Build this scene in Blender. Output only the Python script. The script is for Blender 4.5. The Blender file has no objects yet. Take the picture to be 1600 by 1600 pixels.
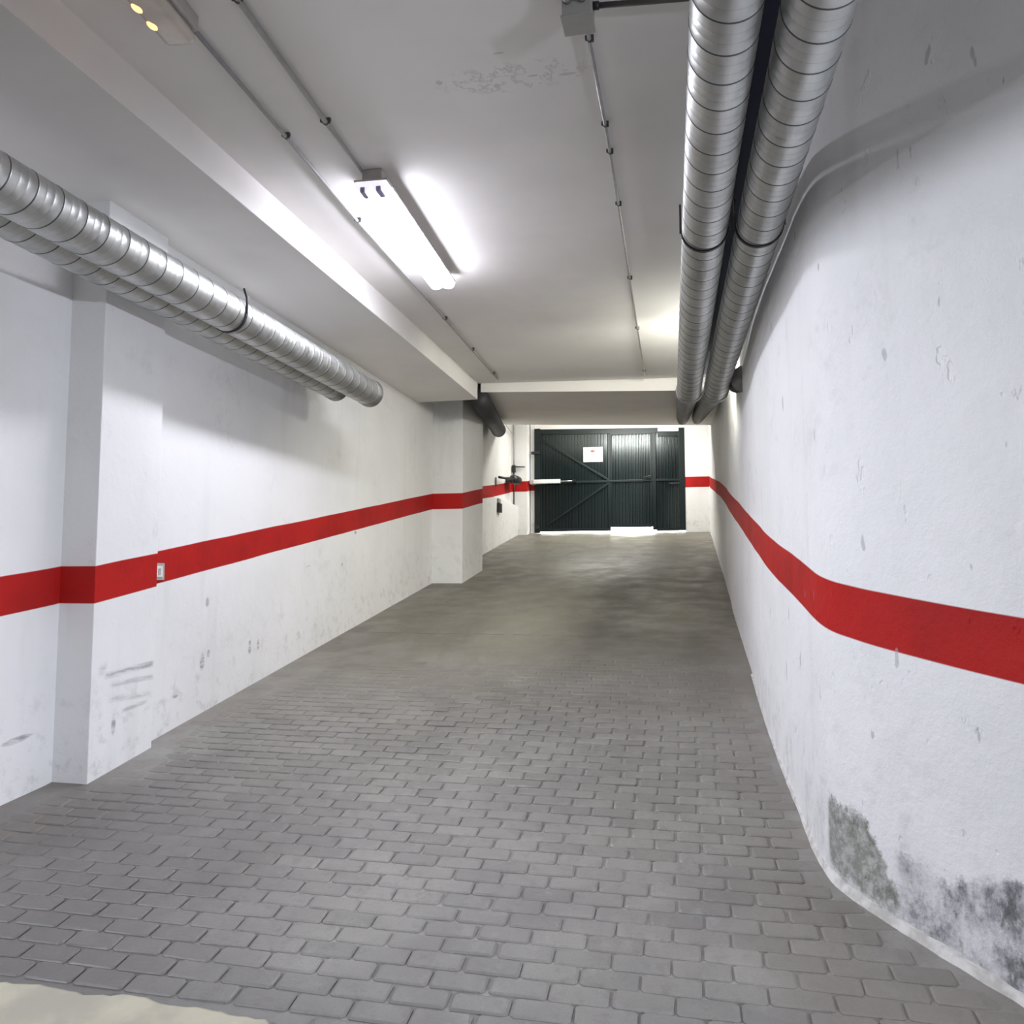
import bpy, bmesh, math, random
from mathutils import Vector, Matrix, noise
random.seed(7)
sc = bpy.context.scene
S = math.tan(math.radians(9.25))          # ramp gradient
ANG = math.radians(9.25)

# ------------------------------------------------------------------ camera, world, light, exposure
cam_d = bpy.data.cameras.new('camera'); cam = bpy.data.objects.new('camera', cam_d)
sc.collection.objects.link(cam); sc.camera = cam
cam.location = (0, 0, 1.73)
cam.rotation_euler = (math.radians(90 + 4.4), 0, math.radians(12.3))
cam_d.sensor_width = 36; cam_d.lens = 36 * 1250 / 1600; cam_d.clip_start = .05; cam_d.clip_end = 200

w = bpy.data.worlds.new('world'); sc.world = w; w.use_nodes = True
bg = w.node_tree.nodes['Background']; bg.inputs[0].default_value = (1, .97, .88, 1); bg.inputs[1].default_value = 9.0

sc.view_settings.view_transform = 'Standard'; sc.view_settings.look = 'None'
sc.view_settings.gamma = 1; sc.view_settings.use_curve_mapping = False
sc.view_settings.exposure = 0.68

def area(name, loc, size, energy, color, rot=(0, 0, 0)):
    l = bpy.data.lights.new(name, 'AREA'); l.shape = 'RECTANGLE'; l.size, l.size_y = size
    l.energy = energy; l.color = color
    o = bpy.data.objects.new(name, l); sc.collection.objects.link(o); o.location = loc; o.rotation_euler = rot
    return o
# unseen lights of the low parking hall open to both sides, plus fill behind the photographer
hl = area('unseen_hall_light', (-5.3, .2, 2.46), (.10, 1.3), 37, (.86, .89, 1), (0, math.radians(-86), math.radians(30))); hl.data.spread = math.radians(85)
hr = area('unseen_hall_light', (4.9, -.6, 2.20), (.10, 1.3), 41, (.84, .88, 1), (0, math.radians(80), math.radians(-25))); hr.data.spread = math.radians(75)  # unseen light added to lift the low near-left wall
area('unseen_hall_light', (1.0, -2.6, 3.9), (1.3, .25), 70, (.93, .94, 1))  # unseen fill light added far behind the camera
# upper ramp luminaire with narrowed spread, on the ceiling above the right-hand ducts
u_l = area('upper_ramp_lamp', (.27, 7.1, 3.98), (.16, 1.2), 88, (1, .985, .87), (math.radians(32), math.radians(22), 0)); u_l.data.spread = math.radians(148)
# lamp in the raised bay in front of the gate
area('gate_bay_light', (-1.05, 14.2, 4.49), (1.1, .14), 28, (1, .98, .93), (math.radians(42), 0, 0))
area('gate_bay_light', (-1.6, 14.5, 4.80), (1.2, .16), 38, (1, .98, .90), (math.radians(-28), 0, 0))  # second unseen light, added to brighten the far walls and floor

# ------------------------------------------------------------------ materials
def rgb(r, g, b): return (r, g, b, 1)
def mat(name):
    m = bpy.data.materials.new(name); m.use_nodes = True
    nt = m.node_tree; return m, nt, nt.nodes['Principled BSDF']
class N:
    """tiny node graph helper"""
    def __init__(s, nt): s.nt = nt
    def node(s, t, **k):
        n = s.nt.nodes.new(t)
        for a, b in k.items(): setattr(n, a, b)
        return n
    def link(s, a, b): s.nt.links.new(a, b)
    def sock(s, inp, v):
        if isinstance(v, (int, float, tuple)): inp.default_value = v
        else: s.link(v, inp)
    def m(s, op, a, b=0., c=0., clamp=False):
        n = s.node('ShaderNodeMath', operation=op, use_clamp=clamp)
        s.sock(n.inputs[0], a); s.sock(n.inputs[1], b); s.sock(n.inputs[2], c); return n.outputs[0]
    def pos(s):
        g = s.node('ShaderNodeNewGeometry'); x = s.node('ShaderNodeSeparateXYZ'); s.link(g.outputs['Position'], x.inputs[0])
        return g.outputs['Position'], x.outputs[0], x.outputs[1], x.outputs[2]
    def noise(s, vec, scale, detail=3., rough=.55, sx=(1, 1, 1), lo=None, hi=None):
        if sx != (1, 1, 1):
            mp = s.node('ShaderNodeMapping'); mp.inputs['Scale'].default_value = sx; s.link(vec, mp.inputs[0]); vec = mp.outputs[0]
        n = s.node('ShaderNodeTexNoise'); n.inputs['Scale'].default_value = scale; n.inputs['Detail'].default_value = detail
        n.inputs['Roughness'].default_value = rough; s.link(vec, n.inputs[0]); o = n.outputs['Fac']
        if lo is not None: o = s.step(o, lo, hi)
        return o
    def step(s, v, lo, hi, a=0., b=1.):
        n = s.node('ShaderNodeMapRange', interpolation_type='SMOOTHSTEP')
        s.sock(n.inputs[0], v); s.sock(n.inputs[1], lo); s.sock(n.inputs[2], hi); s.sock(n.inputs[3], a); s.sock(n.inputs[4], b); return n.outputs[0]
    def mix(s, f, a, b):
        n = s.node('ShaderNodeMix', data_type='RGBA'); s.sock(n.inputs[0], f); s.sock(n.inputs[6], a); s.sock(n.inputs[7], b); return n.outputs[2]
    def bump(s, h, strength, dist, bsdf, normal=None):
        n = s.node('ShaderNodeBump'); n.inputs['Strength'].default_value = strength; n.inputs['Distance'].default_value = dist
        s.link(h, n.inputs['Height'])
        if normal is not None: s.link(normal, n.inputs['Normal'])
        s.link(n.outputs[0], bsdf.inputs['Normal']); return n.outputs[0]
    def ell(s, u, v, cu, cv, ru, rv):      # soft ellipse mask
        a = s.m('DIVIDE', s.m('SUBTRACT', u, cu), ru); b = s.m('DIVIDE', s.m('SUBTRACT', v, cv), rv)
        d = s.m('ADD', s.m('MULTIPLY', a, a), s.m('MULTIPLY', b, b)); return s.step(d, .35, 1., 1., 0.)

def wall_material(side):
    m, nt, b = mat('painted_plaster_' + side); n = N(nt)
    P, x, y, z = n.pos()
    h = n.m('SUBTRACT', z, n.m('MULTIPLY', n.m('MAXIMUM', y, 0.), S))
    hw = n.m('ADD', h, n.m('MULTIPLY', n.m('SUBTRACT', n.noise(P, 1.3, 2), .5), .012))
    far = n.step(y, 10., 15.4)
    lo = n.m('SUBTRACT', .955, n.m('MULTIPLY', far, .11)); hi = n.m('SUBTRACT', 1.157, n.m('MULTIPLY', far, .11))
    if side == 'right':
        lo = n.m('ADD', lo, n.step(y, 2.9, 3.8, -.005, .02)); hi = n.m('ADD', hi, n.step(y, 2.9, 3.8, -.005, .012))
    band = n.m('MULTIPLY', n.step(hw, n.m('SUBTRACT', lo, .003), n.m('ADD', lo, .003)), n.step(hw, n.m('SUBTRACT', hi, .003), n.m('ADD', hi, .003), 1., 0.))
    cloud = n.noise(P, .9, 4, .6)
    white = n.mix(n.step(cloud, .35, .7), rgb(.80, .80, .80), rgb(.74, .745, .74))
    # faint vertical runs and dust
    runs = n.noise(P, 4.0, 3, .6, sx=(1, 1, .12), lo=.55, hi=.8)
    white = n.mix(n.m('MULTIPLY', runs, .32), white, rgb(.56, .56, .54))
    smud = n.m('MULTIPLY', n.noise(P, 2.3, 5, .7, lo=.52, hi=.72), n.noise(P, 11, 4, .7, lo=.42, hi=.62))
    white = n.mix(n.m('MULTIPLY', smud, .30), white, rgb(.50, .50, .49))
    low = n.m('MULTIPLY', n.step(h, .05, .75, 1., 0.), n.noise(P, 9, 6, .7, lo=.50, hi=.72))
    white = n.mix(n.m('MULTIPLY', low, .45), white, rgb(.36, .36, .36))
    red = n.mix(n.noise(P, 3, 3, lo=.35, hi=.7), rgb(.42, .013, .011), rgb(.33, .011, .010))
    col = n.mix(band, white, red)
    marks = None
    def add(mk):
        nonlocal marks
        marks = mk if marks is None else n.m('MAXIMUM', marks, mk)
    tex = n.noise(P, 26, 5, .75, sx=(1, .22, 1.6), lo=.38, hi=.62)
    if side == 'left':
        for (cy, ch, ry, rh) in [(4.92, .735, .022, .045), (4.88, .34, .03, .075), (4.95, .38, .02, .03), (5.48, .29, .025, .06), (5.60, .28, .02, .045),
                                 (6.4, .75, .05, .006), (7.1, .66, .02, .02), (7.4, .93, .03, .02), (4.6, .2, .03, .012), (3.95, .25, .02, .07), (3.55, .3, .1, .02)]:
            add(n.ell(y, h, cy, ch, ry, rh))
        # long tyre / bumper scrapes on the first pillar
        for (sl, ch, rh, lo_, hi_, am) in [(-.10, .52, .012, 3.85, 4.3, .9), (-.16, .455, .010, 3.9, 4.3, .6), (-.2, .37, .012, 3.88, 4.28, .5), (-.05, .30, .009, 4.0, 4.25, .6), (.1, .60, .02, 3.8, 3.9, .6)]:
            d = n.m('ABSOLUTE', n.m('SUBTRACT', h, n.m('ADD', ch, n.m('MULTIPLY', n.m('SUBTRACT', y, 4.05), sl))))
            mk = n.m('MULTIPLY', n.step(d, rh * .3, rh * 2.2, am, 0.), n.m('MULTIPLY', n.step(y, lo_, lo_ + .05), n.step(y, hi_ - .05, hi_, 1., 0.)))
            add(mk)
        marks = n.m('MULTIPLY', marks, n.m('ADD', n.m('MULTIPLY', tex, .8), .2))
        col = n.mix(n.m('MULTIPLY', marks, .75), col, rgb(.20, .20, .21))
    if side == 'right':
        nz = n.m('MULTIPLY', n.m('SUBTRACT', n.noise(P, 14, 5, .75), .5), .22)
        hh = n.m('ADD', h, nz)
        mid = n.m('MULTIPLY', n.noise(P, 22, 5, .75, lo=.36, hi=.62), 1.)
        topA = n.m('SUBTRACT', .335, n.m('MULTIPLY', n.step(x, .61, .715), .20))
        A = n.m('MULTIPLY', n.m('MULTIPLY', n.step(x, .524, .531), n.step(n.m('ADD', x, n.m('MULTIPLY', nz, .35)), .685, .715, 1., 0.)), n.step(hh, n.m('SUBTRACT', topA, .045), topA, 1., 0.))
        A = n.m('MULTIPLY', A, n.step(n.m('ADD', h, nz), .02, .07, .35, 1.))
        topB = n.m('ADD', .262, n.m('MULTIPLY', n.step(x, .78, .95), .10))
        B = n.m('MULTIPLY', n.step(x, .69, .73), n.step(hh, n.m('SUBTRACT', topB, .05), topB, 1., 0.))
        B = n.m('MULTIPLY', B, n.m('ADD', n.m('MULTIPLY', n.noise(P, 6, 5, .75, lo=.36, hi=.58), .70), .30))
        dk = n.noise(P, 11, 5, .75, sx=(1, 1, .5), lo=.46, hi=.62)
        col = n.mix(n.m('MULTIPLY', A, n.m('ADD', n.m('MULTIPLY', mid, .40), .52)), col, rgb(.20, .20, .165))
        col = n.mix(n.m('MULTIPLY', A, n.m('MULTIPLY', dk, .5)), col, rgb(.10, .10, .08))
        col = n.mix(n.m('MULTIPLY', B, n.m('ADD', n.m('MULTIPLY', mid, .50), .38)), col, rgb(.22, .22, .235))
        col = n.mix(n.m('MULTIPLY', B, n.m('MULTIPLY', dk, .75)), col, rgb(.075, .075, .08))
        low2 = n.m('MULTIPLY', n.m('MULTIPLY', n.step(h, .0, .55, 1., 0.), n.step(y, 8., 3.6)), n.noise(P, 5, 5, .7, sx=(1, 1, .4), lo=.5, hi=.72))
        col = n.mix(n.m('MULTIPLY', low2, .4), col, rgb(.33, .33, .33))
        chips = n.m('MULTIPLY', n.noise(P, 16, 2, .5, sx=(1, 1, .35), lo=.715, hi=.74), .55)
        col = n.mix(chips, col, rgb(.35, .35, .36))
    n.link(col, b.inputs['Base Color']); b.inputs['Roughness'].default_value = .62
    b.inputs['Specular IOR Level'].default_value = .18
    hgt = n.m('ADD', n.m('MULTIPLY', n.noise(P, 6, 6, .68), 1.), n.m('MULTIPLY', n.noise(P, 1.6, 2), 1.8))
    pits = n.noise(P, 13, 3, .6, sx=(1, 1, .55), lo=.66, hi=.74)
    hgt = n.m('SUBTRACT', hgt, n.m('MULTIPLY', pits, .35))
    n.bump(hgt, .9 if side == 'right' else .4, .014, b)
    return m
M = {}
M['wall_left'] = wall_material('left'); M['wall_right'] = wall_material('right')

def simple(name, col, rough=.5, metal=0., var=None, vscale=8, bump=0., spec=.5, emis=None, es=0.):
    m, nt, b = mat(name); n = N(nt)
    P = n.pos()[0]
    c2 = var or tuple(c * .86 for c in col)
    n.link(n.mix(n.noise(P, vscale, 4, lo=.35, hi=.68), rgb(*col), rgb(*c2)), b.inputs['Base Color'])
    b.inputs['Roughness'].default_value = rough; b.inputs['Metallic'].default_value = metal; b.inputs['Specular IOR Level'].default_value = spec
    if bump: n.bump(n.noise(P, 60, 4), bump, .002, b)
    if emis: b.inputs['Emission Color'].default_value = rgb(*emis); b.inputs['Emission Strength'].default_value = es
    M[name] = m; return m

def ceiling_material():
    m, nt, b = mat('ceiling_paint'); n = N(nt); P, x, y, z = n.pos()
    c = n.mix(n.noise(P, .8, 4, .6, lo=.35, hi=.68), rgb(.87, .85, .82), rgb(.80, .78, .755))
    # old water marks
    wv = n.noise(P, 7, 5, .7)
    k = n.m('MULTIPLY', n.ell(x, y, -.75, 3.47, .42, .13), n.step(n.m('ABSOLUTE', n.m('SUBTRACT', wv, .5)), .0, .035, 1., 0.))
    c = n.mix(n.m('MULTIPLY', k, .4), c, rgb(.36, .35, .33))
    for (cx, cy_, rx, ry) in [(-.50, 3.50, .05, .012), (-.66, 3.48, .03, .010), (-.78, 3.29, .03, .008), (-.84, 3.52, .02, .02), (-1.1, 3.44, .02, .02)]:
        c = n.mix(n.m('MULTIPLY', n.ell(x, y, cx, cy_, rx, ry), .35), c, rgb(.30, .29, .27))
    n.link(c, b.inputs['Base Color']); b.inputs['Roughness'].default_value = .75; b.inputs['Specular IOR Level'].default_value = .25
    n.bump(n.m('ADD', n.noise(P, 2.2, 3), n.m('MULTIPLY', n.noise(P, 30, 4), .12)), .25, .012, b)
    return m
M['ceiling'] = ceiling_material()

def paver_material(name, mode):
    m, nt, b = mat(name); n = N(nt); P, x, y, z = n.pos()
    g = n.node('ShaderNodeNewGeometry'); oi = n.node('ShaderNodeObjectInfo')
    if mode == 'brick': r = n.m('FRACT', n.m('ADD', g.outputs['Random Per Island'], oi.outputs['Random']))
    else: r = n.m('ADD', .5, 0.)
    base = n.mix(r, rgb(.25, .243, .220), rgb(.33, .32, .29))
    if mode == 'bed': base = n.mix(0., rgb(.37, .362, .338), rgb(.3, .3, .3))
    dirt = n.noise(P, 2.1, 4, .6, lo=.38, hi=.68)
    base = n.mix(n.m('MULTIPLY', dirt, .45), base, rgb(.19, .18, .175))
    base = n.mix(n.m('MULTIPLY', n.noise(P, 17, 5, .72, lo=.50, hi=.70), .38), base, rgb(.15, .145, .14))
    pale = n.m('MULTIPLY', n.noise(P, 7.5, 5, .75, lo=.54, hi=.70), .45)
    base = n.mix(pale, base, rgb(.36, .355, .34))
    # greenish-brown film on the upper half of the ramp
    far = n.step(n.m('ADD', y, n.m('MULTIPLY', n.noise(P, 1.2, 2), 1.5)), 4.4, 8.0)
    film = n.mix(n.noise(P, 1.4, 4, .6, sx=(1, .35, 1), lo=.35, hi=.68), rgb(.150, .143, .106), rgb(.102, .095, .070))
    base = n.mix(n.m('MULTIPLY', far, .85), base, film)
    dirt_shade = n.m('MULTIPLY', n.step(n.m('ADD', x, n.m('MULTIPLY', n.noise(P, 1.3, 3), 1.2)), -.5, -1.7), n.step(y, 4.6, 3.0))  # brownish dirt plus painted shade at left, outside the lamp's light pool
    base = n.mix(n.m('MULTIPLY', dirt_shade, .72), base, rgb(.135, .125, .117))
    base = n.mix(n.m('MULTIPLY', n.step(n.m('ADD', y, n.m('MULTIPLY', n.noise(P, 1.6, 3), .5)), 3.15, 2.45), .6), base, rgb(.15, .146, .14))  # painted shade: nearest floor darkened in front of the lamp's light pool
    # brown dust in the margins and the tyre-dark band in front of the gate
    edge = n.m('MAXIMUM', n.step(x, .05, .42), n.step(x, -2.6, -3.2))
    base = n.mix(n.m('MULTIPLY', edge, n.m('MULTIPLY', n.noise(P, 3, 3, lo=.3, hi=.6), .5)), base, rgb(.23, .195, .17))
    sp = n.noise(P, 160, 3, .6)
    base = n.mix(n.step(sp, .3, .7, .0, .16), base, rgb(.12, .12, .115))
    n.link(base, b.inputs['Base Color'])
    n.link(n.step(n.noise(P, 3.5, 4), .3, .7, .36, .60), b.inputs['Roughness']); b.inputs['Specular IOR Level'].default_value = .5
    hgt = n.m('ADD', n.noise(P, 90, 5, .7), n.m('MULTIPLY', n.noise(P, 14, 4), 2.))
    n.bump(hgt, .45, .0035, b)
    return m
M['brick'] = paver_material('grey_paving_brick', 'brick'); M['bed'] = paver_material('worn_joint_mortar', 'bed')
simple('cream', (.52, .49, .38), .7, var=(.40, .38, .31), vscale=6, bump=.4)
simple('kerb', (.74, .73, .70), .8, var=(.50, .49, .46), vscale=18, bump=.4)

def zinc_material(name, base, rough):
    m, nt, b = mat(name); n = N(nt); P, x, y, z = n.pos()
    c = n.mix(n.noise(P, 9, 5, .65, sx=(1, .25, 1), lo=.35, hi=.7), rgb(*base), rgb(*[v * .78 for v in base]))
    n.link(c, b.inputs['Base Color']); b.inputs['Metallic'].default_value = .92
    n.link(n.step(n.noise(P, 14, 4, sx=(.3, 1, 1)), .3, .7, rough - .06, rough + .1), b.inputs['Roughness'])
    n.bump(n.m('ADD', n.noise(P, 5, 3), n.m('MULTIPLY', n.noise(P, 40, 3, sx=(.2, 1, .2)), .2)), .18, .008, b)
    M[name] = m
zinc_material('zinc', (.56, .575, .565), .42); zinc_material('zinc_seam', (.13, .135, .13), .5)
zinc_material('zinc_dull', (.36, .36, .36), .5)
simple('strap', (.035, .035, .04), .5, .3)
simple('navy', (.010, .012, .035), .6)
simple('dark_duct', (.045, .045, .05), .55, .2, bump=.3)
simple('conduit', (.42, .415, .41), .45, .1, vscale=20)
simple('conduit_steel', (.50, .50, .49), .35, .75, vscale=20)
simple('clip', (.10, .095, .09), .6)
simple('box_grey', (.40, .40, .37), .55)
simple('dark_plastic', (.02, .02, .022), .45)
simple('lamp_housing', (.55, .52, .50), .5)
simple('lamp_socket', (.45, .42, .62), .4)
simple('gate_green', (.005, .016, .017), .27, .45, var=(.004, .013, .014), spec=1.)
simple('gate_frame', (.004, .012, .013), .42, .1, spec=.4)
simple('sign_white', (.85, .85, .85), .5, var=(.83, .83, .84)); simple('sign_red', (.65, .06, .05), .5); simple('sign_grey', (.45, .43, .43), .6)
simple('white_metal', (.80, .80, .78), .4); simple('socket_white', (.75, .75, .72), .4)
simple('concrete', (.55, .52, .45), .8, var=(.48, .46, .40))
simple('cover_plastic', (.72, .66, .58), .25)
simple('orange_glow', (.9, .5, .25), .5, emis=(1., .38, .12), es=2.4)
m, nt, b = mat('diffuser_glow'); b.inputs['Base Color'].default_value = rgb(.9, .9, .92)
b.inputs['Emission Color'].default_value = rgb(.88, .88, 1.); b.inputs['Emission Strength'].default_value = 25; M['glow'] = m
m, nt, b = mat('diffuser_end'); b.inputs['Base Color'].default_value = rgb(.9, .9, .95); b.inputs['Roughness'].default_value = .3
b.inputs['Emission Color'].default_value = rgb(.86, .84, 1.); b.inputs['Emission Strength'].default_value = .55; M['glow_end'] = m

# ------------------------------------------------------------------ builders
def link(name, me, m, parent=None):
    o = bpy.data.objects.new(name, me); sc.collection.objects.link(o)
    if m is not None:
        for k in (m if isinstance(m, (list, tuple)) else [m]): me.materials.append(M[k])
    if parent: o.parent = parent
    return o
def from_bm(name, bm, m, parent=None, smooth=False):
    bmesh.ops.recalc_face_normals(bm, faces=bm.faces)
    me = bpy.data.meshes.new(name); bm.to_mesh(me); bm.free()
    if smooth:
        for p in me.polygons: p.use_smooth = True
    return link(name, me, m, parent)
def add_box(bm, a, b_, mtx=None, bevel=0.):
    r = bmesh.ops.create_cube(bm, size=1.); vs = r['verts']
    for v in vs:
        v.co = Vector(((a[i] + b_[i]) / 2 + v.co[i] * (b_[i] - a[i]) for i in range(3)))
    if bevel:
        es = list({e for v in vs for e in v.link_edges})
        r2 = bmesh.ops.bevel(bm, geom=es, offset=bevel, segments=2, affect='EDGES', profile=.6); vs = list({v for f in r2['faces'] for v in f.verts} | {v for v in vs if v.is_valid})
    if mtx is not None:
        for v in vs: v.co = mtx @ v.co
def box(name, a, b_, m, parent=None, bevel=0., mtx=None):
    bm = bmesh.new(); add_box(bm, a, b_, mtx, bevel); return from_bm(name, bm, m, parent)
def add_tube(bm, pts, r, seg=12, caps=True):
    pts = [Vector(p) for p in pts]; rings = []; up = Vector((0, 0, 1)); prev = None
    for i, p in enumerate(pts):
        t = (pts[min(i + 1, len(pts) - 1)] - pts[max(i - 1, 0)]).normalized()
        if prev is None:
            u = t.cross(up if abs(t.z) < .95 else Vector((1, 0, 0))).normalized()
        else: u = (prev - t * prev.dot(t)).normalized()
        prev = u; v = t.cross(u); rr = r[i] if isinstance(r, (list, tuple)) else r
        rings.append([bm.verts.new(p + (u * math.cos(a) + v * math.sin(a)) * rr) for a in [2 * math.pi * k / seg for k in range(seg)]])
    for A, B in zip(rings, rings[1:]):
        for k in range(seg): bm.faces.new((A[k], A[(k + 1) % seg], B[(k + 1) % seg], B[k]))
    if caps: bm.faces.new(rings[0]); bm.faces.new(list(reversed(rings[-1])))
def tube(name, pts, r, m, parent=None, seg=12, caps=True):
    bm = bmesh.new(); add_tube(bm, pts, r, seg, caps); return from_bm(name, bm, m, parent, True)
def add_prism(bm, poly, z0, z1):
    A = [bm.verts.new((p[0], p[1], z0)) for p in poly]; B = [bm.verts.new((p[0], p[1], z1)) for p in poly]
    bm.faces.new(A); bm.faces.new(B); n = len(poly)
    for i in range(n): bm.faces.new((A[i], A[(i + 1) % n], B[(i + 1) % n], B[i]))
def prism(name, poly, z0, z1, m, parent=None):
    bm = bmesh.new(); add_prism(bm, poly, z0, z1); return from_bm(name, bm, m, parent)
def struct(o): o['kind'] = 'structure'; return o
def tag(o, label, cat, group=None):
    o['label'] = label; o['category'] = cat
    if group: o['group'] = group
    return o
def thing(name, loc, label, cat, group=None):
    o = bpy.data.objects.new(name, None); sc.collection.objects.link(o); o.location = loc; o.empty_display_size = .1
    return tag(o, label, cat, group)
def local(o, parent):       # keep world-space mesh data of a part, express it in the parent's space
    o.data.transform(Matrix.Translation(-parent.location)); return o
def P_(parent):             # shorthand: builder result moved to parent's frame
    return lambda o: local(o, parent)

# ------------------------------------------------------------------ setting: walls
LM, RM = 'wall_left', 'wall_right'
wall_left = struct(prism('wall_left', [(-3.20, 4.30), (-3.20, 12.6), (-3.6, 12.6), (-3.75, 4.30)], -.6, 4.9, LM))
near = [(-3.44, 2.45), (-3.435, 3.0), (-3.39, 3.45), (-3.35, 3.72), (-3.35, 4.31), (-3.75, 4.31), (-3.75, 2.45)]
prism('near_stretch', near, -.6, 4.5, LM, wall_left)
bmp = bmesh.new(); add_box(bmp, (-3.4, 3.765, -.5), (-3.13, 4.285, 4.03), None, .006); from_bm('pillar', bmp, LM, wall_left)
bmp = bmesh.new(); add_box(bmp, (-3.3, 9.86, -.5), (-2.80, 10.9, 4.9), None, .008); from_bm('pillar', bmp, LM, wall_left)
prism('low_wall', [(-3.20, 12.6), (-3.20, 15.55), (-3.6, 15.55), (-3.6, 12.6)], 1.5, 3.04, LM, wall_left)
prism('recessed_upper_wall', [(-3.20, 12.6), (-3.335, 15.55), (-3.6, 15.55), (-3.6, 12.6)], 3.04, 4.95, LM, wall_left)

def catmull(pts, n=8):
    out = []; P = [pts[0]] + list(pts) + [pts[-1]]
    for i in range(1, len(P) - 2):
        for k in range(n):
            t = k / n; q = []
            for c in range(2):
                a, b_, c_, d = P[i - 1][c], P[i][c], P[i + 1][c], P[i + 2][c]
                q.append(.5 * (2 * b_ + (c_ - a) * t + (2 * a - 5 * b_ + 4 * c_ - d) * t * t + (3 * b_ - a - 3 * c_ + d) * t ** 3))
            out.append(tuple(q))
    out.append(tuple(pts[-1])); return out
rw = catmull([(.435, 15.6), (.45, 12), (.45, 9.0), (.45, 6.5), (.45, 5.4), (.46, 4.7), (.49, 4.0), (.525, 3.45), (.62, 3.22), (.78, 3.0), (.98, 2.745), (1.30, 2.38), (1.8, 1.9), (2.8, 1.15), (4.2, .5), (6.2, .1)], 8)
def wall_sheet(name, path, z0, z1, dz, m):
    bm = bmesh.new(); nz = int((z1 - z0) / dz); L = []
    for (x, y) in path: L.append([bm.verts.new((x, y, z0 + (z1 - z0) * k / nz)) for k in range(nz + 1)])
    for A, B in zip(L, L[1:]):
        for k in range(nz): bm.faces.new((A[k], A[k + 1], B[k + 1], B[k]))
    # gentle hand-trowelled unevenness
    for row in L:
        for v in row:
            d = noise.noise(Vector((v.co.x * 1.1, v.co.y * 1.1, v.co.z * 1.1))) * .010 + noise.noise(Vector((v.co.x * 3, v.co.y * 3, v.co.z * 3))) * .003
            v.co.x += d
    bk = []
    for (x, y) in path:
        bk.append([bm.verts.new((x + .35, y + .35 * (1 if y < 4 else .0), z)) for z in (z0, z1)])
    for A, B in zip(bk, bk[1:]): bm.faces.new((A[0], B[0], B[1], A[1]))
    for i in range(len(path) - 1):
        bm.faces.new((L[i][0], L[i + 1][0], bk[i + 1][0], bk[i][0])); bm.faces.new((L[i][-1], L[i + 1][-1], bk[i + 1][1], bk[i][1]))
    for i in (0, -1): bm.faces.new(L[i] + [bk[i][1], bk[i][0]])
    return from_bm(name, bm, m, None, True)
wall_right = struct(wall_sheet('wall_right', rw, -.6, 4.95, .14, RM))
# lumpy mortar fillet along the foot of the right wall
bm = bmesh.new(); rowsF = []
fil = [p for p in rw if p[1] < 6.2 and p[0] < 2.2]
for i, (x, y) in enumerate(fil):
    x2, y2 = fil[min(i + 1, len(fil) - 1)]; x1, y1 = fil[max(i - 1, 0)]
    t = Vector((x2 - x1, y2 - y1)).normalized(); nrm = Vector((t.y, -t.x))
    if nrm.x > 0: nrm = -nrm
    gz = S * y; wv = 1 + .35 * noise.noise(Vector((x * 9, y * 9, 0)))
    k = min(1, max(.25, (5.5 - y) / 2.))
    rowsF.append([bm.verts.new(c) for c in [(x + .03, y + .02, gz + .030 * wv * k), (x + nrm.x * .010, y + nrm.y * .010, gz + .028 * wv * k),
                  (x + nrm.x * .014 * wv * k, y + nrm.y * .014 * wv * k, gz + .016 * k), (x + nrm.x * .021 * wv * k, y + nrm.y * .021 * wv * k, gz + .0), (x + nrm.x * .019, y + nrm.y * .019, gz - .04)]])
for A, B in zip(rowsF, rowsF[1:]):
    for k in range(4): bm.faces.new((A[k], A[k + 1], B[k + 1], B[k]))
struct(from_bm('baseboard_right', bm, 'kerb', None, True))

# end wall around the gate
end = struct(box('wall_back', (-3.6, 15.56, 2.0), (-2.90, 15.85, 4.95), LM))
bm = bmesh.new(); add_box(bm, (-3.4, 15.22, 2.2), (-3.015, 15.57, 4.92), None, .01); from_bm('gate_pier', bm, LM, end)
bm = bmesh.new(); add_box(bm, (-3.0, 15.47, 2.2), (-2.90, 15.57, 4.92), None, .004); from_bm('gate_reveal', bm, LM, end)
bm = bmesh.new(); add_box(bm, (-.012, 15.40, 2.2), (.62, 15.85, 4.95), None, .008); from_bm('gate_pier', bm, LM, end)
bm = bmesh.new()
vs = [(-2.92, 4.585), (0, 4.505), (0, 4.95), (-2.92, 4.95)]
F_ = [bm.verts.new((x, 15.50, z)) for x, z in vs]; B_ = [bm.verts.new((x, 15.80, z)) for x, z in vs]
bm.faces.new(F_); bm.faces.new(B_)
for i in range(4): bm.faces.new((F_[i], F_[(i + 1) % 4], B_[(i + 1) % 4], B_[i]))
from_bm('lintel', bm, 'ceiling', end)
# garage behind the photographer
struct(box('wall_front', (-9.2, -6.4, -.7), (6.4, -6.2, 4.5), LM))
struct(box('wall_hall', (-9.4, -6.4, -.7), (-9.2, 4.4, 4.5), LM))
struct(box('wall_hall_end', (-9.4, 4.2, -.7), (-3.7, 4.4, 4.5), LM))
struct(box('wall_side', (6.2, -6.3, -.7), (6.4, .4, 4.5), LM))

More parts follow.
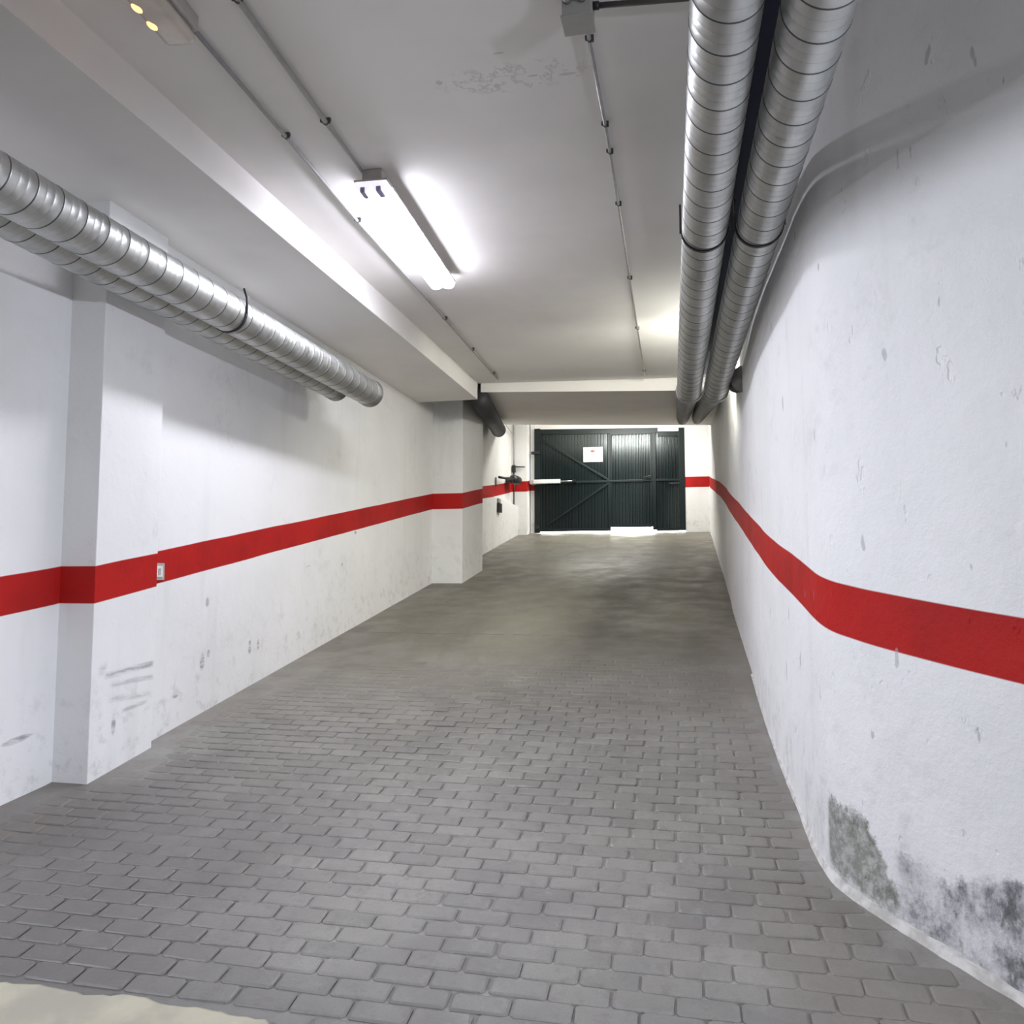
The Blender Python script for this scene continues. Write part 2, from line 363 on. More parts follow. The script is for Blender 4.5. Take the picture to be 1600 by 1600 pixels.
# ------------------------------------------------------------------ ceiling
def tilt_box(name, quad, z_top, m, parent):     # quad: (x,y,z) underside corners, flat top
    bm = bmesh.new(); A = [bm.verts.new(q) for q in quad]; B = [bm.verts.new((q[0], q[1], z_top)) for q in quad]
    bm.faces.new(A); bm.faces.new(B)
    for i in range(4): bm.faces.new((A[i], A[(i + 1) % 4], B[(i + 1) % 4], B[i]))
    return from_bm(name, bm, m, parent)
ceiling = struct(prism('ceiling', [(-3.75, -6.3), (6.4, -6.3), (6.4, 1.0), (.85, 3.6), (.85, 9.56), (-2.43, 9.26), (-3.75, 9.26)], 4.03, 5.1, 'ceiling'))
box('low_hall_ceiling', (-9.3, -6.3, 2.66), (-3.42, 4.3, 4.5), 'ceiling', ceiling)
bm = bmesh.new(); add_box(bm, (-3.6, -6.25, 3.82), (-2.43, 9.20, 4.04), None, .006); from_bm('beam', bm, 'ceiling', ceiling)
tilt_box('sloping_soffit', [(-2.41, 9.27, 3.925), (.80, 9.565, 3.86), (.60, 13.9, 4.245), (-3.199, 13.9, 4.405)], 4.99, 'ceiling', ceiling)
prism('raised_bay', [(-3.7, 9.2), (.9, 9.2), (.9, 15.9), (-3.7, 15.9)], 4.93, 5.12, 'ceiling', ceiling)

# ------------------------------------------------------------------ floor: ramp body, mortar bed, bricks
floor = bpy.data.objects.new('floor', None)
def ramp_grid(name, x0, x1, y0, y1, dx, dy, fz, m, parent, bottom=-.25):
    bm = bmesh.new(); nx = max(1, round((x1 - x0) / dx)); ny = max(1, round((y1 - y0) / dy)); V = []
    for j in range(ny + 1):
        y = y0 + (y1 - y0) * j / ny
        V.append([bm.verts.new((x0 + (x1 - x0) * i / nx, y, S * y + fz(x0 + (x1 - x0) * i / nx, y))) for i in range(nx + 1)])
    for j in range(ny):
        for i in range(nx): bm.faces.new((V[j][i], V[j][i + 1], V[j + 1][i + 1], V[j + 1][i]))
    return from_bm(name, bm, m, parent, True)
def rwx(y):                # x of the right wall at y
    for (xa, ya), (xb, yb) in zip(rw, rw[1:]):
        if yb <= y <= ya: return xb + (xa - xb) * (y - yb) / (ya - yb + 1e-9)
    return rw[-1][0] if y < rw[-1][1] else rw[0][0]
def lwx(y):
    if 3.75 < y < 4.3: return -3.13
    if y <= 3.75: return -3.39
    if 9.84 < y < 10.92: return -2.80
    return -3.20
def fill(x, y):            # 0 = open joints, 1 = joints filled flush
    n1 = noise.noise(Vector((x * .9, y * .9, 3.1))); n2 = noise.noise(Vector((x * 3.1, y * 3.1, 8.2)))
    dr = rwx(y) - x if y > 2.6 else 1; dl = x - lwx(y)
    f = max(0, 1 - dr / .16) * 1.4 + max(0, 1 - dl / .40) * 1.3
    f += max(0, (y - 4.9) / 1.5) * .95 + n1 * .35 + n2 * .16
    if x < -1.6: f += min(.22, (-1.6 - x) * .2)
    if y < 2.52 and x > -.6: f += .55 * (2.52 - y) / .15
    return max(0., min(1., f))
DEPTH = .0080
def bedz(x, y):
    f = fill(x, y); return -DEPTH * (1 - f) + (.0012 if f > .93 else 0)
floor = struct(box('floor', (-9.4, -6.4, -.30), (6.4, .0, 0), 'bed'))
ramp_grid('mortar_bed', -3.8, 6.4, 0, 2.0, .5, .5, lambda x, y: -.003, 'bed', floor)
box('hall_floor', (-9.4, -.1, -.30), (-3.8, 4.4, .25), 'bed', floor)
ramp_grid('mortar_bed', -3.8, 2.4, 2.0, 7.2, .04, .03, bedz, 'bed', floor)
def slabz(x, y): return -.003 * max(0, 1 - abs(y - 7.2) / .03) + .0015 * noise.noise(Vector((x * 2, y * 2, 0)))
ramp_grid('upper_slab', -3.8, .9, 7.2, 15.45, .12, .09, lambda x, y: .0015 * noise.noise(Vector((x * 2, y * 2, 0))) + .0005, 'bed', floor)
# thin expansion joint (a low worn ridge) across the ramp
bm = bmesh.new()
for k in range(40):
    xa = -3.2 + k * .09125
    if random.random() < .7: add_box(bm, (xa, 7.195, S * 7.2 - .006), (xa + .09, 7.203, S * 7.2 + .0022))
from_bm('expansion_joint', bm, 'brick', floor)
# underside
prism('ramp_body', [(-3.8, 0), (6.4, 0), (6.4, 2.3), (.9, 4.2), (.9, 15.5), (-3.8, 15.5)], -.6, -.31, 'bed', floor)

CX, CS = .1945, .0893      # brick pitch across and up the slope
def brick_mesh(seed, hw=.0928, hd=.0420):
    rnd = random.Random(seed); bm = bmesh.new(); c = .010
    def ring(w_, d_, z, j=0.):
        cc = c; pts = [(-w_ + cc, -d_), (w_ - cc, -d_), (w_, -d_ + cc), (w_, d_ - cc), (w_ - cc, d_), (-w_ + cc, d_), (-w_, d_ - cc), (-w_, -d_ + cc)]
        return [bm.verts.new((px + rnd.uniform(-j, j), py + rnd.uniform(-j, j), z)) for px, py in pts]
    A = ring(hw, hd, -.03); B = ring(hw, hd, -.0042, .0018); C_ = ring(hw - .004, hd - .004, -.0008, .0012); D = ring(hw - .008, hd - .0075, .0006, .001)
    for X, Y in ((A, B), (B, C_), (C_, D)):
        for k in range(8): bm.faces.new((X[k], X[(k + 1) % 8], Y[(k + 1) % 8], Y[k]))
    bm.faces.new(D)
    bmesh.ops.recalc_face_normals(bm, faces=bm.faces)
    me = bpy.data.meshes.new('brick'); bm.to_mesh(me); bm.free(); me.materials.append(M['brick'])
    for p in me.polygons: p.use_smooth = False
    return me
protos = [brick_mesh(i) for i in range(10)]
spots = []
row0 = 2.937
for r in range(-9, 50):
    s = row0 + (r + .5) * CS; y = s * math.cos(ANG)
    if y > 7.16: break
    off = -.645 + CX / 2 + (0 if r % 2 == 0 else -.095)
    off += random.uniform(-.008, .008) + (.05 * math.sin(r * .9) if r > 24 else 0)
    k = -20
    while k < 20:
        x = off + k * CX; k += 1
        if x < lwx(y) + .07 or x > rwx(max(y, 2.2)) - .035: continue
        if x > 1.6: continue
        spots.append((x + random.uniform(-.003, .003), s + random.uniform(-.002, .002)))
Rs = Matrix.Rotation(ANG, 4, 'X')
def brick_matrix(x, s):
    y, z = s * math.cos(ANG), s * math.sin(ANG)
    R = Matrix.Rotation(random.gauss(0, .010), 4, 'Z') @ Matrix.Rotation(random.gauss(0, .006), 4, 'X') @ Matrix.Rotation(random.gauss(0, .004), 4, 'Y')
    return Matrix.Translation((x, y, z + random.gauss(0, .0006))) @ Rs @ R
# camera distance order: the 300 that show largest become parts of their own
cv = Vector((0, 0, 1.73))
def inview(x, s):
    p = Vector((x, s * math.cos(ANG), s * math.sin(ANG))) - cv; a = math.radians(12.3); b_ = math.radians(4.4)
    fw = Vector((-math.sin(a) * math.cos(b_), math.cos(a) * math.cos(b_), math.sin(b_))); rt = Vector((math.cos(a), math.sin(a), 0)); up = rt.cross(fw)
    d = p.dot(fw); return d > .3 and abs(p.dot(rt) / d) < .655 and -p.dot(up) / d < .655
cream_edge = lambda x: 2.335 if x < -1.25 else 2.33 - (x + 1.25) * 1.2
spots = [q for q in spots if not (q[1] * math.cos(ANG) < cream_edge(q[0]) + .03 and q[0] < -1.0)]
vis = sorted([q for q in spots if inview(*q)], key=lambda q: (q[0] ** 2 + q[1] ** 2))
rest = vis[300:] + [q for q in spots if not inview(*q)]
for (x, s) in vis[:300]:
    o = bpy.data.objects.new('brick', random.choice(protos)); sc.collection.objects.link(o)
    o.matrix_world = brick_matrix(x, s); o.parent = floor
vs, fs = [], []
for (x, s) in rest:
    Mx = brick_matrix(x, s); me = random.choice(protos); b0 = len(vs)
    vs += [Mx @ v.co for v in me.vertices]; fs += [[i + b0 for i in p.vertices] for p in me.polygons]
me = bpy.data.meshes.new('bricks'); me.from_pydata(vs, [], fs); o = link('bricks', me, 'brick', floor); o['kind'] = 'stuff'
# cream painted concrete lip, bottom left
bm = bmesh.new(); T = []; nn = 90
for i in range(nn + 1):
    x = -3.5 + (2.75) * i / nn
    e = cream_edge(x) + .018 * noise.noise(Vector((x * 6, 0, 5))) + .010 * noise.noise(Vector((x * 25, 0, 5)))
    if x > -1.6: e -= max(0, (x + 1.6)) ** 2 * .25
    T.append([bm.verts.new((x, e + a, S * (e + a) + b_)) for a, b_ in ((0, -.02), (-.002, .006), (-.012, .011), (-.3, .011), (-.9, .011))])
for A, B in zip(T, T[1:]):
    for k in range(4): bm.faces.new((A[k], A[k + 1], B[k + 1], B[k]))
from_bm('painted_kerb_strip', bm, 'cream', floor, False)
# ground outside the gate
outside = struct(ramp_grid('trim_1', -6, 4, 15.45, 24, 1, 1, lambda x, y: -.0 - (y - 15.45) * S, 'concrete', None)); 

# ------------------------------------------------------------------ door_1: the corrugated gate
GY = 15.45
door = bpy.data.objects.new('door_1', None); sc.collection.objects.link(door); door.location = (-1.45, GY, 2.52); struct(door)
D_ = P_(door)
def gbox(name, x0, x1, z0, z1, y0=-.05, y1=.0, m='gate_frame', bevel=.004): return D_(box(name, (x0, GY + y0, z0), (x1, GY + y1, z1), m, door, bevel))
gbox('gate_post', -2.905, -2.79, 2.52, 4.585, -.06); gbox('gate_post', -.115, -.006, 2.545, 4.50, -.06)
# top rails
for nm, x0, x1, za, zb in (('top_rail', -2.79, -.50, 4.57, 4.515), ('top_rail', -.50, -.115, 4.448, 4.440)):
    bm = bmesh.new(); A = []
    for yy in (-.055, .0):
        A.append([bm.verts.new(c) for c in ((x0, GY + yy, za - .10), (x1, GY + yy, zb - .10), (x1, GY + yy, zb), (x0, GY + yy, za))])
    bm.faces.new(A[0]); bm.faces.new(A[1])
    for i in range(4): bm.faces.new((A[0][i], A[0][(i + 1) % 4], A[1][(i + 1) % 4], A[1][i]))
    D_(from_bm(nm, bm, 'gate_frame', door))
def corrugated(name, x0, x1, z0, z1, y=.0, pitch=.064, depth=.022):
    bm = bmesh.new(); xs = []; x = x0; i = 0
    prof = [(.0, 0), (.30, 0), (.42, 1), (.80, 1), (.92, 0)]
    k = 0
    while True:
        done = False
        for f, d in prof:
            xx = x0 + (k + f) * pitch
            if xx >= x1: done = True; break
            xs.append((xx, -depth * d))
        k += 1
        if done: break
    xs.append((x1, 0))
    V = [[bm.verts.new((a, GY + y + d, z)) for z in (z0, (z0 + z1) / 2, z1)] for a, d in xs]
    for A, B in zip(V, V[1:]):
        for j in range(2): bm.faces.new((A[j], B[j], B[j + 1], A[j + 1]))
    o = from_bm(name, bm, 'gate_green', door); md = o.modifiers.new('thick', 'SOLIDIFY'); md.thickness = .002
    return D_(o)
corrugated('corrugated_sheet', -2.87, -1.43, 2.575, 4.52, -.012)
corrugated('corrugated_sheet', -1.44, -.60, 2.65, 4.50, -.010)
corrugated('corrugated_sheet', -.62, -.04, 2.565, 4.43, -.012)
gbox('bottom_rail', -2.79, -1.455, 2.548, 2.60, -.045, 0); gbox('bottom_rail', -.55, -.115, 2.538, 2.59, -.045, 0)
gbox('wicket_bottom_rail', -1.41, -.635, 2.615, 2.67, -.045, 0)
gbox('leaf_stile', -1.462, -1.415, 2.55, 4.43, -.05, 0); gbox('wicket_stile', -1.413, -1.385, 2.62, 4.42, -.048, 0)
gbox('wicket_stile', -.655, -.618, 2.62, 4.42, -.048, 0); gbox('leaf_stile', -.615, -.545, 2.56, 4.42, -.06, 0)
gbox('wicket_top_rail', -1.42, -.625, 4.405, 4.44, -.052, 0)
gbox('mid_rail', -2.79, -.115, 3.485, 3.525, -.058, -.012)
def brace(x0, z0, x1, z1):
    L = math.hypot(x1 - x0, z1 - z0); a = math.atan2(z1 - z0, x1 - x0)
    mt = Matrix.Translation((x0, GY - .04, z0)) @ Matrix.Rotation(-a, 4, 'Y')
    D_(box('diagonal_brace', (0, -.02, -.019), (L, .018, .019), 'gate_frame', door, .003, mt))
brace(-2.79, 4.375, -1.445, 3.53); brace(-1.445, 3.47, -2.64, 2.68)
hd = gbox('door_handle', -.70, -.645, 3.53, 3.60, -.075, -.04, 'dark_plastic', .006)
tube_ = D_(tube('handle_lever', [(-.67, GY - .075, 3.575), (-.67, GY - .11, 3.575), (-.80, GY - .11, 3.555)], .009, 'dark_plastic', door, 8))
gbox('hinge', -2.96, -2.80, 4.075, 4.125, -.11, -.02, 'dark_plastic'); gbox('hinge', -2.90, -2.80, 2.60, 2.66, -.10, -.02, 'dark_plastic')
gbox('lock_keeper', -.30, -.10, 3.42, 3.45, -.075, -.02, 'dark_plastic')

# gate operator: white ram housing and its rod
op = thing('gate_opener', (-2.90, GY - .17, 3.50), 'white hydraulic ram on the left half of the green gate', 'gate opener'); O_ = P_(op)
O_(box('housing', (-2.90, GY - .22, 3.475), (-2.37, GY - .13, 3.555), 'white_metal', op, .012))
O_(tube('piston_rod', [(-2.38, GY - .175, 3.515), (-2.10, GY - .175, 3.515)], .014, 'conduit_steel', op, 10))
O_(box('rod_bracket', (-2.13, GY - .20, 3.49), (-2.08, GY - .05, 3.54), 'gate_frame', op, .004))
O_(box('wall_bracket', (-2.97, GY - .21, 3.47), (-2.88, GY + .03, 3.545), 'conduit', op, .006))

# sign on the gate
sg = thing('sign', (-1.746, GY - .032, 3.895), 'small white paper notice with a red emblem fixed on the green gate', 'sign'); G_ = P_(sg)
G_(box('board', (-1.935, GY - .036, 3.895), (-1.558, GY - .029, 4.185), 'sign_white', sg, .001))
bm = bmesh.new(); mt = Matrix.Translation((-1.755, GY - .037, 4.105)) @ Matrix.Rotation(math.pi / 2, 4, 'X')
bmesh.ops.create_cone(bm, cap_ends=True, segments=24, radius1=.045, radius2=.045, depth=.002, matrix=mt @ Matrix.Diagonal((1.0, .55, 1, 1)))
G_(from_bm('emblem', bm, 'sign_red', sg))
bm = bmesh.new(); rnd = random.Random(3)
for row, (xa, xb, zz) in enumerate([(-1.86, -1.64, 4.150), (-1.86, -1.63, 4.035), (-1.84, -1.65, 3.985), (-1.86, -1.64, 3.935)]):
    x = xa
    while x < xb:
        if row == 0 and -1.81 < x < -1.70: x += .03; continue
        L = rnd.uniform(.012, .03); add_box(bm, (x, GY - .038, zz - .006), (min(x + L, xb), GY - .0355, zz + .006)); x += L + .008
o = G_(from_bm('lettering', bm, 'sign_grey', sg)); o['kind'] = 'stuff'

# ------------------------------------------------------------------ spiral ducts
PITCH = .137
def spiral(name, x0, y0, x1, y1, zf, R, parent, seg=44, phase=0., mats=('zinc', 'zinc_seam', 'zinc_dull')):
    """helically seamed tube along +y; zf(y) gives the axis height"""
    prof = [(0, .0, 1), (.0020, .0013, 1), (.0055, .0013, 1), (.0076, .0, 0), (.010, 0, 0), (.040, .0003, 0), (.0465, .0004, 0), (.0480, .0007, 2), (.0495, .0004, 0), (.088, 0, 0), (.0895, .0005, 2), (.091, .0002, 0), (.1, 0, 0)]
    bm = bmesh.new(); offs = []; y = y0 - PITCH + phase
    while y < y1:
        for o_, r_, mi in prof: offs.append((y + o_, r_, mi))
        y += PITCH
    L = []
    for (yy, dr, mi) in offs:
        ring = []
        for k in range(seg + 1):
            a = 2 * math.pi * k / seg
            yc = min(max(yy + PITCH * k / seg, y0), y1); t = (yc - y0) / (y1 - y0); xc = x0 + (x1 - x0) * t
            ring.append(bm.verts.new((xc + (R + dr) * math.cos(a), yc, zf(yc) + (R + dr) * math.sin(a))))
        L.append((ring, mi))
    for (A, mi), (B, _) in zip(L, L[1:]):
        for k in range(seg):
            q = (A[k], A[k + 1], B[k + 1], B[k])
            if max(v.co.y for v in q) - min(v.co.y for v in q) < 1e-6: continue
            f = bm.faces.new(q); f.material_index = mi
    bmesh.ops.remove_doubles(bm, verts=bm.verts, dist=1e-5)
    loose = [v for v in bm.verts if not v.link_faces]; bmesh.ops.delete(bm, geom=loose, context='VERTS')
    return from_bm(name, bm, mats, parent, True)
def collar(name, x, y, z, R, wid, parent, m='zinc_dull', hollow=False):
    bm = bmesh.new(); add_tube(bm, [(x, y - wid / 2, z), (x, y - wid / 2 + .002, z), (x, y + wid / 2 - .002, z), (x, y + wid / 2, z)], [R - .02, R, R, R - .02], 40, True)
    return from_bm(name, bm, m, parent, True)
def strap(x, y, z, R, zc, parent, side=0):
    """black band under the duct with threaded rods to the ceiling"""
    bm = bmesh.new(); L = []
    for k in range(41):
        a = math.pi + math.pi * k / 40 if True else 0
        L.append([bm.verts.new((x + r * math.cos(a), y + d, z + r * math.sin(a))) for r, d in ((R + .001, -.009), (R + .005, -.009), (R + .005, .009), (R + .001, .009))])
    for A, B in zip(L, L[1:]):
        for k in range(4): bm.faces.new((A[k], A[(k + 1) % 4], B[(k + 1) % 4], B[k]))
    bm.faces.new(L[0]); bm.faces.new(L[-1])
    o = from_bm('strap', bm, 'strap', parent, False)
    for s_ in (-1, 1):
        if zc < 4 and s_ < 0: continue
        if zc < 4: tube('hanger_rod', [(x + R + .004, y, z - .01), (x + R + .002, y, z + R * .75), (x + R - .02, y, z + R + .03)], .007, 'strap', parent, 8)
        else: tube('hanger_rod', [(x + s_ * (R + .006), y, z - .01), (x + s_ * (R + .006), y, z + .125)], .005, 'clip', parent, 8)
    return o
ZD = 3.285
KY = 6.88
def right_duct(x, xe, xf, lab):
    y_end = 13.45
    t = thing('spiral_duct', (x, 0, ZD), lab, 'duct', 'pair of spiral ducts along the right wall')
    T = P_(t)
    T(spiral('duct_tube', x, -3., xe, KY, lambda y: ZD, .10, t, phase=.02 if x < .2 else .055))
    T(collar('flange', xe, KY + .02, ZD, .112, .05, t))
    z2 = lambda y: ZD + (y - KY) * .155 + .0
    T(spiral('rising_tube', xe, KY + .04, xf, y_end, z2, .098, t, seg=32, mats=('zinc_dull', 'zinc_seam', 'zinc_dull')))
    T(collar('end_collar', xf, y_end, z2(y_end), .103, .06, t, 'zinc_dull'))
    for o in list(t.children): pass
    strap_objs = strap(x + (xe - x) * (3.62 + 3) / (KY + 3), 3.62, ZD, .101, 4.03, t)
    for o in t.children:
        if o.name.startswith(('strap', 'hanger_rod')): T(o)
    return t
right_duct(.228, .042, -.03, 'galvanised spiral duct on the right, the one farther from the wall')
right_duct(.505, .262, .205, 'galvanised spiral duct on the right, the one nearest the curved wall')

ZL = 3.285
def left_duct(x, yend, lab, xs, tr, R, straps, ph, up=0.):
    ZL = 3.285 + up
    t = thing('spiral_duct', (x, 0, ZL), lab, 'duct', 'pair of spiral ducts along the left wall'); T = P_(t)
    T(spiral('duct_tube', x, -3., x, yend - tr, lambda y: ZL, R, t, phase=ph))
    bm = bmesh.new(); add_tube(bm, [(x, yend - tr - .03, ZL), (x, yend - tr - .028, ZL), (x, yend - .02, ZL), (x, yend - .006, ZL), (x, yend, ZL)], [R, R + .004, R + .004, R + .008, R + .002], 40, False)
    o_ = from_bm('end_sleeve', bm, 'zinc_dull', t, True); md = o_.modifiers.new('wall', 'SOLIDIFY'); md.thickness = .003; T(o_)
    T(tube('dark_interior', [(x, yend - .05, ZL), (x, yend - .045, ZL)], R - .002, 'dark_duct', t, 32))  # dark disc standing in for the shaded hollow of the open duct end
    for ys in straps:
        strap(x, ys, ZL, R + .001, 3.83, t)
    for o in t.children:
        if o.name.startswith(('strap', 'hanger_rod')): T(o)
left_duct(-2.655, 6.42, 'galvanised spiral duct under the left beam, the one nearer the ramp', 0, .07, .113, [4.22], .03)
left_duct(-2.935, 6.34, 'galvanised spiral duct under the left beam, behind and nearer the left wall', 0, .07, .113, [], .09, .05)
# dark duct beyond the second pillar
t = thing('dark_duct', (-2.45, 9.3, 3.84), 'dark duct stub sloping down beyond the second left pillar', 'duct'); T = P_(t)
T(tube('duct_tube', [(-2.42, 9.28, 3.84), (-3.035, 12.85, 4.125)], .118, 'dark_duct', t, 32))
T(tube('end_collar', [(-3.028, 12.80, 4.121), (-3.042, 12.90, 4.129)], .122, 'dark_duct', t, 32))
t = thing('dark_gap_strip', (.32, -3, 3.45), 'dark navy strip added to darken the gap between the two right ducts', 'dark strip'); T = P_(t)  # added dark strip, stands in for the shaded gap between the ducts
for nm, a0, a1, b0, b1 in (('strip_bottom', -.075, .075, 3.445, 3.450), ('strip_side', -.075, -.071, 3.45, 3.50), ('strip_side', .071, .075, 3.45, 3.50)):
    bm = bmesh.new(); A = [bm.verts.new((xc + a, y, b)) for xc, y in ((.322, -3), (.222, 7.0)) for a, b in ((a0, b0), (a1, b0), (a1, b1), (a0, b1))]
    for q in ((0, 1, 2, 3), (4, 5, 6, 7), (0, 1, 5, 4), (1, 2, 6, 5), (2, 3, 7, 6), (3, 0, 4, 7)): bm.faces.new([A[k] for k in q])
    T(from_bm(nm, bm, 'navy', t))
for y in (-1.6, .4, 2.4, 4.4, 6.4):
    xc = .322 - (y + 3) * .01
    T(tube('hanger_rod', [(xc, y, 3.448), (xc, y, 4.03)], .005, 'clip', t, 8))
# corrugated dark stub by the right wall
t = thing('flexible_duct', (.44, 6.95, 3.3), 'short black ribbed duct stub at the right wall beside the spiral ducts', 'duct'); T = P_(t)
bm = bmesh.new(); pts, rr = [], []
for k in range(61):
    f = k / 60; pts.append((.47 - .0 * f, 6.45 + .75 * f, 3.26 + .16 * f)); rr.append(.098 + (.008 if k % 4 < 2 else -.004))
add_tube(bm, pts, rr, 28); T(from_bm('ribbed_hose', bm, 'dark_duct', t, True))
T(tube('mouth_ring', [(.47, 6.42, 3.254), (.47, 6.46, 3.262)], .106, 'zinc_dull', t, 28))

# ------------------------------------------------------------------ ceiling lights
lt = thing('fluorescent_light', (-1.76, 4.93, 4.03), 'lit double tube batten light on the ceiling over the middle of the ramp', 'ceiling light'); T = P_(lt)
xa, ya, xb, yb = -1.715, 4.10, -1.79, 5.74
dv = Vector((xb - xa, yb - ya, 0)); LL = dv.length; dv.normalize(); nv = Vector((dv.y, -dv.x, 0))
fr = Matrix(((nv.x, dv.x, 0, xa), (nv.y, dv.y, 0, ya), (0, 0, 1, 3.90), (0, 0, 0, 1)))
T(box('housing', (-.060, .02, .052), (.060, LL - .02, .13), 'lamp_housing', lt, .012, fr))
T(box('rim', (-.100, .0, .046), (.100, LL, .060), 'lamp_housing', lt, .006, fr))
def diffuser(name, l0, l1, m, endcap0, endcap1):
    prof = []
    for k in range(25):
        u = -1 + 2 * k / 24; x = .094 * u; a = abs(u)
        lobe = math.sqrt(max(0, 1 - ((a - .5) / .5) ** 2)) if True else 0
        prof.append((x, .046 - (.018 + .036 * lobe if 0 < k < 24 else 0)))
    bm = bmesh.new(); L = []
    ys = [l0 + (l1 - l0) * k / 8 for k in range(9)]
    if endcap1: ys = ys[:-1] + [l1 - .04, l1 - .02, l1 - .006, l1]
    for y in ys:
        f = 1.
        if endcap1 and y > l1 - .05: f = math.sqrt(max(.02, 1 - ((y - (l1 - .05)) / .05) ** 2)) * .6 + .4
        L.append([bm.verts.new(fr @ Vector((x * (.85 + .15 * f), y, .046 + (z - .046) * f))) for x, z in prof])
    for A, B in zip(L, L[1:]):
        for k in range(24): bm.faces.new((A[k], A[k + 1], B[k + 1], B[k]))
    bm.faces.new(L[0]); bm.faces.new(L[-1])
    return T(from_bm(name, bm, m, lt, True))
diffuser('diffuser', .095, LL, 'glow', False, True)
diffuser('diffuser_end', .004, .095, 'glow_end', False, False)
# the batten's own downward output, just under its diffuser
tl = area('batten_tubes', tuple(fr @ Vector((0, .87, -.018))), (.16, 1.45), 14, (.93, .94, 1), (0, 0, math.atan2(-(xb - xa), yb - ya)))
for sx in (-.047, .047):
    T(box('lamp_holder', (sx - .014, -.002, -.016), (sx + .014, .085, .014), 'lamp_socket', lt, .005, fr))
    T(box('rim_clip', (sx * 2.1 - .006, .10, .035), (sx * 2.1 + .006, .14, .060), 'lamp_housing', lt, .002, fr))

em = thing('emergency_light', (-1.995, 2.6, 4.03), 'small emergency light with two glowing orange bulbs at top left', 'emergency light'); T = P_(em)
ex0, ey0, ex1, ey1 = -1.982, 2.33, -2.012, 2.80
dv = Vector((ex1 - ex0, ey1 - ey0, 0)); EL = dv.length; dv.normalize(); nv = Vector((dv.y, -dv.x, 0))
fe = Matrix(((nv.x, dv.x, 0, ex0), (nv.y, dv.y, 0, ey0), (0, 0, 1, 3.92), (0, 0, 0, 1)))
T(box('base', (-.070, .0, .045), (.075, EL - .005, .112), 'lamp_housing', em, .008, fe))
bm = bmesh.new(); add_box(bm, (-.066, .006, -.012), (.066, EL, .047), fe, .028); T(from_bm('cover', bm, 'cover_plastic', em, True))
for yy in (EL - .135, EL - .235, EL - .335):
    bm = bmesh.new(); bmesh.ops.create_uvsphere(bm, u_segments=16, v_segments=10, radius=.014, matrix=fe @ Matrix.Translation((-.046, yy, -.004)) @ Matrix.Diagonal((1.5, 2.1, .9, 1)))
    T(from_bm('bulb', bm, 'orange_glow', em, True))

# ------------------------------------------------------------------ conduits with saddles, junction box
def conduit(label, pts, r, m, clips, grp=None):
    t = thing('conduit', pts[0], label, 'conduit', grp); T = P_(t)
    T(tube('pipe', pts, r, m, t, 12))
    for (x, y) in clips:
        bm = bmesh.new(); add_box(bm, (x - r * 2.2, y - .008, 4.012), (x + r * 2.2, y + .008, 4.03), None, .002)
        add_tube(bm, [(x, y - .006, pts[0][2]), (x, y + .006, pts[0][2])], r + .0022, 12)
        bmesh.ops.create_cone(bm, cap_ends=True, segments=8, radius1=.006, radius2=.004, depth=.012, matrix=Matrix.Translation((x + r * 1.6, y, 4.008)))
        T(from_bm('saddle_clip', bm, 'clip', t))
    return t
conduit('grey conduit running along the ceiling into the lit batten light', [(-1.665, 1.2, 4.01), (-1.709, 2.708, 4.01), (-1.75, 3.6, 4.01), (-1.77, 4.10, 4.01)], .0125, 'conduit', [(-1.713, 2.72), (-1.752, 3.60)])
conduit('grey conduit from the emergency light along the beam to the cross step', [(-1.987, 2.81, 4.01), (-2.014, 3.683, 4.01), (-2.05, 4.694, 4.01), (-2.087, 6.74, 4.01), (-2.135, 9.0, 4.01)], .0105, 'conduit', [(-2.014, 3.68), (-2.05, 4.70), (-2.087, 6.74), (-2.105, 7.75), (-2.128, 8.75)])
conduit('thin steel conduit from the junction box down the middle of the ceiling', [(-.372, 3.09, 4.012), (-.37, 4.0, 4.012), (-.377, 4.81, 4.012), (-.441, 9.33, 4.012)], .0085, 'conduit_steel', [(-.371, 3.26), (-.371, 3.93), (-.372, 4.2), (-.378, 4.83), (-.395, 6.1), (-.415, 7.4), (-.436, 9.0)])
jb = thing('junction_box', (-.387, 3.03, 4.03), 'square grey junction box on the ceiling at the top of the picture', 'junction box'); T = P_(jb)
T(box('box_body', (-.448, 2.975, 3.925), (-.330, 3.085, 4.03), 'box_grey', jb, .004))
T(box('lid', (-.452, 2.971, 3.918), (-.326, 3.089, 3.930), 'box_grey', jb, .003))
for x in (-.425, -.365): T(tube('cable_gland', [(x, 2.972, 3.985), (x, 2.945, 3.985)], .016, 'conduit_steel', jb, 12))
T(tube('cable_gland', [(-.331, 3.03, 3.99), (-.305, 3.032, 3.99)], .016, 'dark_plastic', jb, 12))
conduit('left of the two steel conduits entering the back of the junction box', [(-.425, 1.0, 3.985), (-.425, 2.96, 3.985)], .0095, 'conduit_steel', [], 'steel conduits behind the junction box')
conduit('right of the two steel conduits entering the back of the junction box', [(-.365, 1.0, 3.985), (-.365, 2.96, 3.985)], .0095, 'conduit_steel', [], 'steel conduits behind the junction box')
conduit('dark pipe from the junction box across the ceiling to the right ducts', [(-.31, 3.032, 3.99), (.40, 3.10, 3.99)], .0115, 'clip', [])

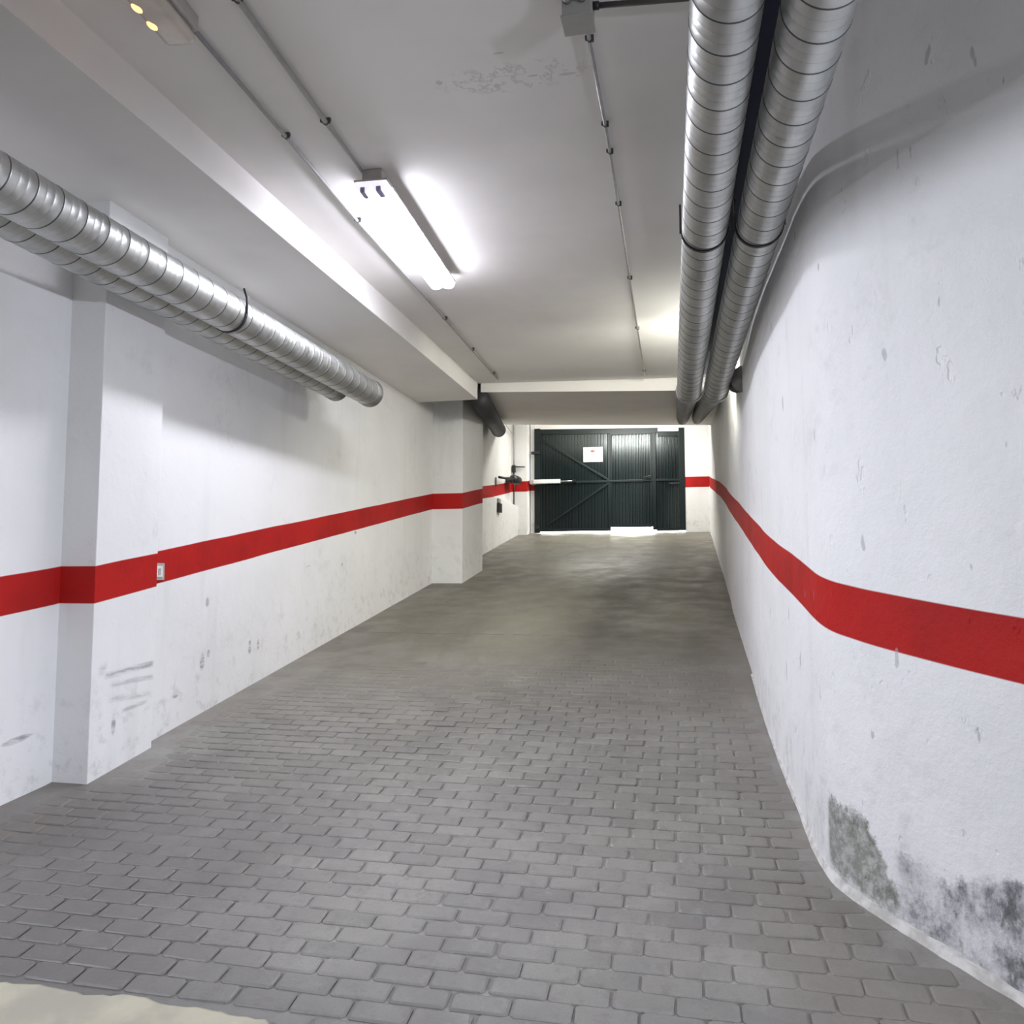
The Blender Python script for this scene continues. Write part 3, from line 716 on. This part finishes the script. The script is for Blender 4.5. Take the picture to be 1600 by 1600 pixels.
# ------------------------------------------------------------------ wall fittings
sk = thing('wall_switch', (-3.20, 4.375, 1.70), 'square grey switch set in the red stripe beside the first left pillar', 'switch'); T = P_(sk)
T(box('frame', (-3.205, 4.318, 1.69), (-3.188, 4.435, 1.795), 'box_grey', sk, .004))
T(box('rocker', (-3.190, 4.345, 1.708), (-3.180, 4.408, 1.778), 'socket_white', sk, .004))
T(box('button', (-3.182, 4.362, 1.722), (-3.176, 4.384, 1.762), 'box_grey', sk, .003))
kb = thing('key_switch', (-3.20, 13.55, 2.80), 'small dark box low on the white wall near the gate', 'switch'); T = P_(kb)
T(box('upper_box', (-3.202, 13.46, 2.96), (-3.17, 13.62, 3.035), 'box_grey', kb, .004))
T(box('lower_box', (-3.202, 13.45, 2.79), (-3.15, 13.64, 2.95), 'dark_plastic', kb, .006))
vp = thing('gate_cable_conduit', (-3.30, 15.17, 3.07), 'thin vertical conduit with black joint beside the gate pier', 'conduit'); T = P_(vp)
T(tube('pipe', [(-3.27, 15.17, 3.82), (-3.27, 15.17, 4.93)], .013, 'conduit', vp, 10))
T(tube('lower_pipe', [(-3.27, 15.17, 3.05), (-3.27, 15.17, 3.74)], .013, 'dark_plastic', vp, 10))
T(box('joint', (-3.30, 15.13, 3.70), (-3.24, 15.21, 3.84), 'dark_plastic', vp, .008))
T(tube('side_arm', [(-3.25, 15.17, 3.81), (-3.05, 15.17, 3.80)], .012, 'dark_plastic', vp, 8))
T(tube('slanted_stay', [(-3.16, 13.9, 4.42), (-3.27, 15.17, 4.42)], .008, 'conduit', vp, 8))
br = thing('barrier_bracket', (-3.27, 14.5, 3.46), 'black rod with round knob on the wall left of the gate', 'bracket'); T = P_(br)
T(tube('rod', [(-3.16, 13.45, 3.40), (-3.12, 14.45, 3.475)], .022, 'dark_plastic', br, 12))
T(tube('knob', [(-3.13, 14.40, 3.475), (-3.13, 14.46, 3.48), (-3.13, 14.86, 3.50), (-3.13, 14.92, 3.50)], [.045, .085, .085, .045], 'dark_plastic', br, 20))
T(tube('post', [(-3.22, 13.45, 3.40), (-3.22, 13.45, 3.24)], .012, 'clip', br, 8))
T(box('wall_plate', (-3.33, 14.5, 3.44), (-3.18, 14.8, 3.53), 'dark_plastic', br, .006))
